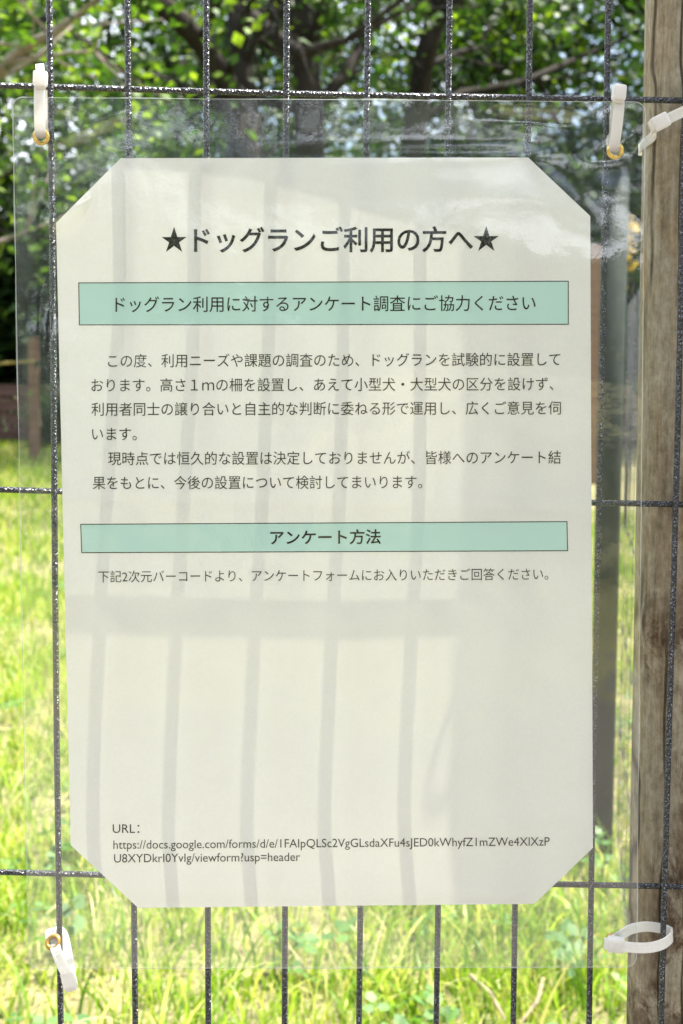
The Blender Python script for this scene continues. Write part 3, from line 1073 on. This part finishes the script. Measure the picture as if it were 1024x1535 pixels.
def tree_meshes(name, seed, trunk_h, r, limb_len, depth, leaves, leaf_size, lmat, bmat=None, limbs=None, spread=0.75, clump=0.30, lim=5):
    rng = np.random.default_rng(seed)
    segs, tips = [], []
    if limbs is None:
        p = Vector((0, 0, -0.1)); pts, rad = [p], [r * 1.35]
        d = Vector((rng.normal(0, .06), rng.normal(0, .06), 1)).normalized()
        for i in range(5):
            d = (d + Vector((rng.normal(0, .06), rng.normal(0, .06), 0.1))).normalized()
            p = p + d * ((trunk_h + 0.1) / 5)
            pts.append(p); rad.append(r * (1.1 - 0.25 * (i + 1) / 5))
        segs.append((pts, rad, 14))
        for j in range(lim):
            az = 6.283 * (j + 0.6 * rng.random()) / lim
            nd = Vector((math.cos(az), math.sin(az), 0.35 + 0.8 * rng.random())).normalized()
            grow(rng, pts[4 if j % 2 else 5], nd, limb_len * (0.8 + 0.4 * rng.random()), r * 0.5, depth, segs, tips, spread)
    else:
        for pts, rad, g_ in limbs:
            pts = [Vector(q) for q in pts]
            segs.append((pts, rad, 12))
            if g_:
                d = (pts[-1] - pts[-2]).normalized()
                grow(rng, pts[-1], d, limb_len, rad[-1] * 0.9, depth, segs, tips, spread)
                for q in range(1, len(pts) - 1):
                    o = Vector((rng.normal(), rng.normal(), rng.normal() * 0.5 + 0.2)).normalized()
                    grow(rng, pts[q], (d * 0.3 + o).normalized(), limb_len * 0.7, rad[q] * 0.4, max(depth - 1, 0), segs, tips, spread)
    V, F = merge([tube(p_, r_, s_, True) for p_, r_, s_ in segs])
    mb = bpy.data.meshes.new("trunk")
    mb.from_pydata([tuple(v) for v in V], [], F)
    mb.polygons.foreach_set("use_smooth", [True] * len(mb.polygons))
    mb.materials.append(bmat or M_bark)
    T = np.array([tuple(t[0]) for t in tips]); S = np.array([t[1] for t in tips])
    idx = rng.integers(0, len(T), leaves)
    # uneven clumps: some tips carry many leaves, some few
    wgt = rng.random(len(T)) ** 3.0 + 0.03
    idx = rng.choice(len(T), leaves, p=wgt / wgt.sum())
    pos = T[idx] + rng.normal(0, 1, (leaves, 3)) * (clump * np.array([1, 1, 0.55]))
    pos[:, 2] = np.maximum(pos[:, 2], 0.08)
    co, tr = leaf_cloud(pos, leaf_size, rng)
    return mb, fast_mesh("crown", co, tr, lmat)

def plant(name, meshes, loc, label, cat, group, rz=0.0, sc=1.0, names=("trunk", "crown")):
    root = empty(name, loc, label, cat, group)
    root.rotation_euler = (0, 0, rz)
    root.scale = (sc, sc, sc)
    for nm, me in zip(names, meshes):
        link(bpy.data.objects.new(nm, me), root)
    return root

# the main tree: forked trunk whose limbs cross the top of the view
YT = 13.5
tb = pix(372, 690, YT); tb.z = 0.0
def LP(px, py, dy=0.0):
    return pix(px, py, YT + dy) - tb
pw = 18.0 / FPX
fork = (368, 172)
limbs = [
    ([LP(372, 700) * 1.0, LP(370, 560), LP(366, 400), LP(364, 270), LP(*fork)], [32*pw, 25*pw, 22*pw, 21*pw, 20*pw], False),
    ([LP(*fork), LP(340, 125, -.1), LP(300, 62, -.4), LP(262, 25, -.7), LP(205, -20, -1.0), LP(120, -90, -1.4)], [17*pw, 13*pw, 12*pw, 11*pw, 10*pw, 7*pw], True),
    ([LP(*fork), LP(364, 105, .1), LP(358, 50, .2), LP(354, -10, .4), LP(330, -160, .8)], [17*pw, 14*pw, 13*pw, 12*pw, 8*pw], True),
    ([LP(364, 110, .1), LP(362, 30, .1), LP(380, 25, -.2), LP(415, 55, -.5), LP(452, 80, -.8), LP(520, 60, -1.3)], [8*pw, 8*pw, 8*pw, 8*pw, 7*pw, 4*pw], True),
    ([LP(*fork), LP(250, 125, .8), LP(160, 90, 1.2), LP(105, 50, 1.6), LP(30, 0, 2.0)], [9*pw, 8*pw, 8*pw, 9*pw, 7*pw], True),
]
mt = tree_meshes("main", 21, 0, 0, 1.5, 3, 2300, 0.10, M_leaf, limbs=limbs, clump=0.30)
plant("broadleaf_tree", mt, tb, "dark forked tree whose split trunk shows above the notice's left half", "tree", "trees beyond the lawn")

# generic spreading trees; two crowns shared by the copies
proto1 = tree_meshes("a", 3, 1.9, 0.17, 1.9, 3, 15000, 0.115, M_leaf, spread=0.8, clump=0.34)
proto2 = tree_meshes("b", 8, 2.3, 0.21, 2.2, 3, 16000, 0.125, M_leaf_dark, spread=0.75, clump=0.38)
proto3 = tree_meshes("c", 15, 1.5, 0.13, 1.6, 3, 11000, 0.10, M_leaf, spread=0.85, clump=0.30)
SPOTS = [  # prototype, x, y, rotation, scale, label
    (proto3, -4.4, 13.2, 1.1, 1.0, "low leafy tree at the left edge of the view"),
    (proto1, 3.9, 17.9, 4.0, 1.05, "green tree seen between the notice and the timber post"),
    (proto2, -5.9, 19.5, 2.6, 1.1, "dark tree past the left edge of the lawn"),
    (proto3, 2.6, 22.5, 0.2, 1.35, "bright leafed tree standing in the second row on the right"),
    (proto2, 6.6, 22.5, 5.2, 1.15, "dark tree standing deep behind the timber post"),
    (proto1, -2.0, 22.5, 3.3, 1.25, "second row tree glimpsed left of the forked trunk"),
]
for pr, x, y, rz, sc, lab in SPOTS:
    plant("broadleaf_tree", pr, (x, y, 0), lab, "tree", "trees beyond the lawn", rz, sc)
# trees on the near side, behind the photographer, mirrored in the plastic
for pr, x, y, rz, sc, lab in ((proto1, -3.0, -9.0, 0.7, 1.5, "leafy tree mirrored in the plastic at the notice's left margin"),
                              (proto2, 3.9, -10.5, 2.9, 1.0, "dark tree mirrored in the plastic at the notice's right margin"),
                              (proto2, -0.6, -13.0, 4.4, 1.15, "tall dark tree mirrored in the plastic above the paper"),
                              (proto1, -7.0, -12.0, 1.9, 1.5, "leafy tree mirrored at the plastic's far left edge"),
                              (proto2, 8.2, -13.0, 5.0, 1.1, "dark tree mirrored at the plastic's far right edge")):
    plant("broadleaf_tree", pr, (x, y, 0), lab, "tree", "trees mirrored in the plastic", rz, sc)

# two more trees with leaning trunks in view
def leaning(seed, Y, pts, rads, side, label, leaves):
    b0 = pix(pts[0][0], 690, Y); b0.z = 0
    k = (Y + 0.6) / FPX
    main = [Vector((0, 0, -0.05))] + [pix(a, c, Y) - b0 for a, c in pts]
    lm = [(main, [rads[0] * k * 1.2] + [r_ * k for r_ in rads], True)]
    for sp, sr in side:
        lm.append(([pix(a, c, Y + d_) - b0 for a, c, d_ in sp], [r_ * k for r_ in sr], True))
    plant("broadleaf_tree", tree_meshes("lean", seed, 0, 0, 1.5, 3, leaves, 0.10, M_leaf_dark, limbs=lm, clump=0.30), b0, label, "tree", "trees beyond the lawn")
leaning(41, 14.4, [(462, 560), (466, 320), (464, 170), (456, 70), (438, -20), (420, -160)], [26, 24, 22, 21, 19, 14],
        [([(458, 90, 0), (478, 30, -.3), (500, -30, -.6)], [11, 9, 7]), ([(464, 170, 0), (520, 110, .4), (556, 40, .7), (560, -40, 1)], [10, 10, 9, 7])],
        "thick dark trunk filling the view just right of the forked tree", 3200)
leaning(43, 15.2, [(604, 560), (612, 330), (622, 190), (634, 100), (652, 30), (668, -40), (690, -150)], [19, 18, 18, 17, 16, 15, 10],
        [([(652, 30, 0), (700, -10, -.3), (760, -40, -.6)], [9, 8, 6]), ([(622, 190, 0), (690, 140, .5), (780, 125, .9), (860, 90, 1.2)], [8, 7, 6, 5])],
        "slimmer leaning tree whose dark trunk stands above the notice's title", 3000)

# pale limb reaching in at the far left
b = pix(-120, 690, 9.5); b.z = 0
pl = [([Vector((0, 0, -0.05)), pix(-118, 420, 9.5) - b, pix(-90, 220, 9.5) - b, pix(-30, 128, 9.5) - b, pix(8, 98, 9.4) - b, pix(40, 68, 9.3) - b, pix(75, 52, 9.2) - b, pix(120, 20, 9.0) - b],
       [0.07, 0.06, 0.052, 0.045, 0.04, 0.036, 0.032, 0.02], True)]
ml = tree_meshes("pale", 33, 0, 0, 1.1, 2, 1300, 0.085, M_leaf, bmat=M_bark_pale, limbs=pl, clump=0.26)
plant("broadleaf_tree", ml, b, "young pale barked tree leaning in at the left edge", "tree", "trees beyond the lawn")

# understorey shrubs
def shrub_meshes(seed, n, size, mat):
    rng = np.random.default_rng(seed)
    stems, T = [], []
    for i in range(11):
        az = rng.random() * 6.283
        tip = Vector((math.cos(az) * (0.3 + 0.7 * rng.random()), math.sin(az) * (0.3 + 0.7 * rng.random()), 0.7 + 0.9 * rng.random()))
        mid = tip * 0.5 + Vector((0, 0, 0.12))
        stems.append(tube([(0, 0, -0.05), mid, tip], [0.022, 0.015, 0.006], 6))
        for t in (0.35, 0.6, 0.85, 1.0):
            T.append(tuple(tip * t))
    V, F = merge(stems)
    mb = bpy.data.meshes.new("stems"); mb.from_pydata([tuple(v) for v in V], [], F); mb.materials.append(M_bark)
    T = np.array(T)
    w = rng.random(len(T)) + 0.2
    pos = T[rng.choice(len(T), n, p=w / w.sum())] + rng.normal(0, 0.21, (n, 3))
    pos[:, 2] = np.abs(pos[:, 2]) + 0.03
    co, tr = leaf_cloud(pos, size, rng)
    return mb, fast_mesh("foliage", co, tr, mat)
sh1 = shrub_meshes(2, 5200, 0.085, M_leaf_dark)
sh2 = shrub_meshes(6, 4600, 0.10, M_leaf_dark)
rs = random.Random(9)
SH = ["dark shrub at the far left end of the undergrowth", "rounded dark shrub left of the reddish stake", "dense dark shrub behind the reddish stake",
      "dark shrub behind the notice's left margin", "broad shrub under the forked tree", "shrub under the thick dark trunk", "dark shrub in the middle of the undergrowth",
      "shrub right of the slim trunk", "dark shrub behind the taller reddish stake", "dark shrub behind the steel post", "loose shrub behind the timber post", "dark shrub at the far right end of the undergrowth"]
for i, lab in enumerate(SH):
    x = -5.6 + 11.2 * i / 11 + rs.uniform(-0.2, 0.2)
    plant("shrub", sh1 if i % 2 else sh2, (x, 17.9 + rs.uniform(-0.5, 0.9), 0), lab, "shrub", "shrubs beyond the plank fence", rs.uniform(0, 6.28), rs.uniform(1.75, 2.2), ("stems", "foliage"))
for i, (x, y, s, lab) in enumerate(((-3.75, 14.2, 0.42, "small leafy bush in the shade at the left edge of the lawn"), (-2.95, 14.9, 0.36, "tiny bush in front of the planks left of the reddish stake"),
                                    (-4.7, 14.6, 0.5, "bush just outside the left edge by the planks"))):
    plant("shrub", sh2 if i % 2 else sh1, (x, y, 0), lab, "shrub", "small bushes by the plank fence", i * 1.7, s, ("stems", "foliage"))

# yellow sprig by the post
def sprig():
    rng = np.random.default_rng(3)
    base = pix(940, 640, 7.0); base.z = 0
    top = pix(947, 322, 7.0) - base
    V, F = tube([(0, 0, -0.03), top * 0.5 + Vector((0.02, 0, 0)), top], [0.012, 0.009, 0.004], 6)
    mb = bpy.data.meshes.new("stem"); mb.from_pydata([tuple(v) for v in V], [], F); mb.materials.append(M_bark)
    T = []
    for px, py, k in ((948, 340, 20), (943, 368, 24), (946, 395, 16), (936, 428, 16), (944, 352, 10)):
        c = np.array(pix(px, py, 7.0) - base)
        T.append(c + rng.normal(0, 0.022, (k, 3)) * np.array([0.7, 1, 1.2]))
    co, tr = leaf_cloud(np.concatenate(T), 0.035, rng)
    plant("leafy_sprig", (mb, fast_mesh("leaves", co, tr, M_leaf_yellow)), base, "small yellow leafy sprig glimpsed between the notice and the timber post", "plant", None, 0, 1, ("stem", "leaves"))
sprig()

# far wood closing the horizon
def far_wood():
    rng = np.random.default_rng(77)
    n = 52000
    ang = rng.random(n) * 2 * np.pi
    rad = 34 + 9 * rng.random(n)
    h = np.array([4.3 + 1.7 * noise.noise(Vector((math.cos(a) * 9, math.sin(a) * 9, 0))) for a in ang])
    pos = np.stack([rad * np.cos(ang), rad * np.sin(ang), 0.1 + h * rng.random(n)], 1)
    co, tr = leaf_cloud(pos, 0.62, rng)
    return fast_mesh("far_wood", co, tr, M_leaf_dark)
tag(link(bpy.data.objects.new("far_wood", far_wood())), "distant dark green wood closing off the park behind the trees", "wood", kind="stuff")
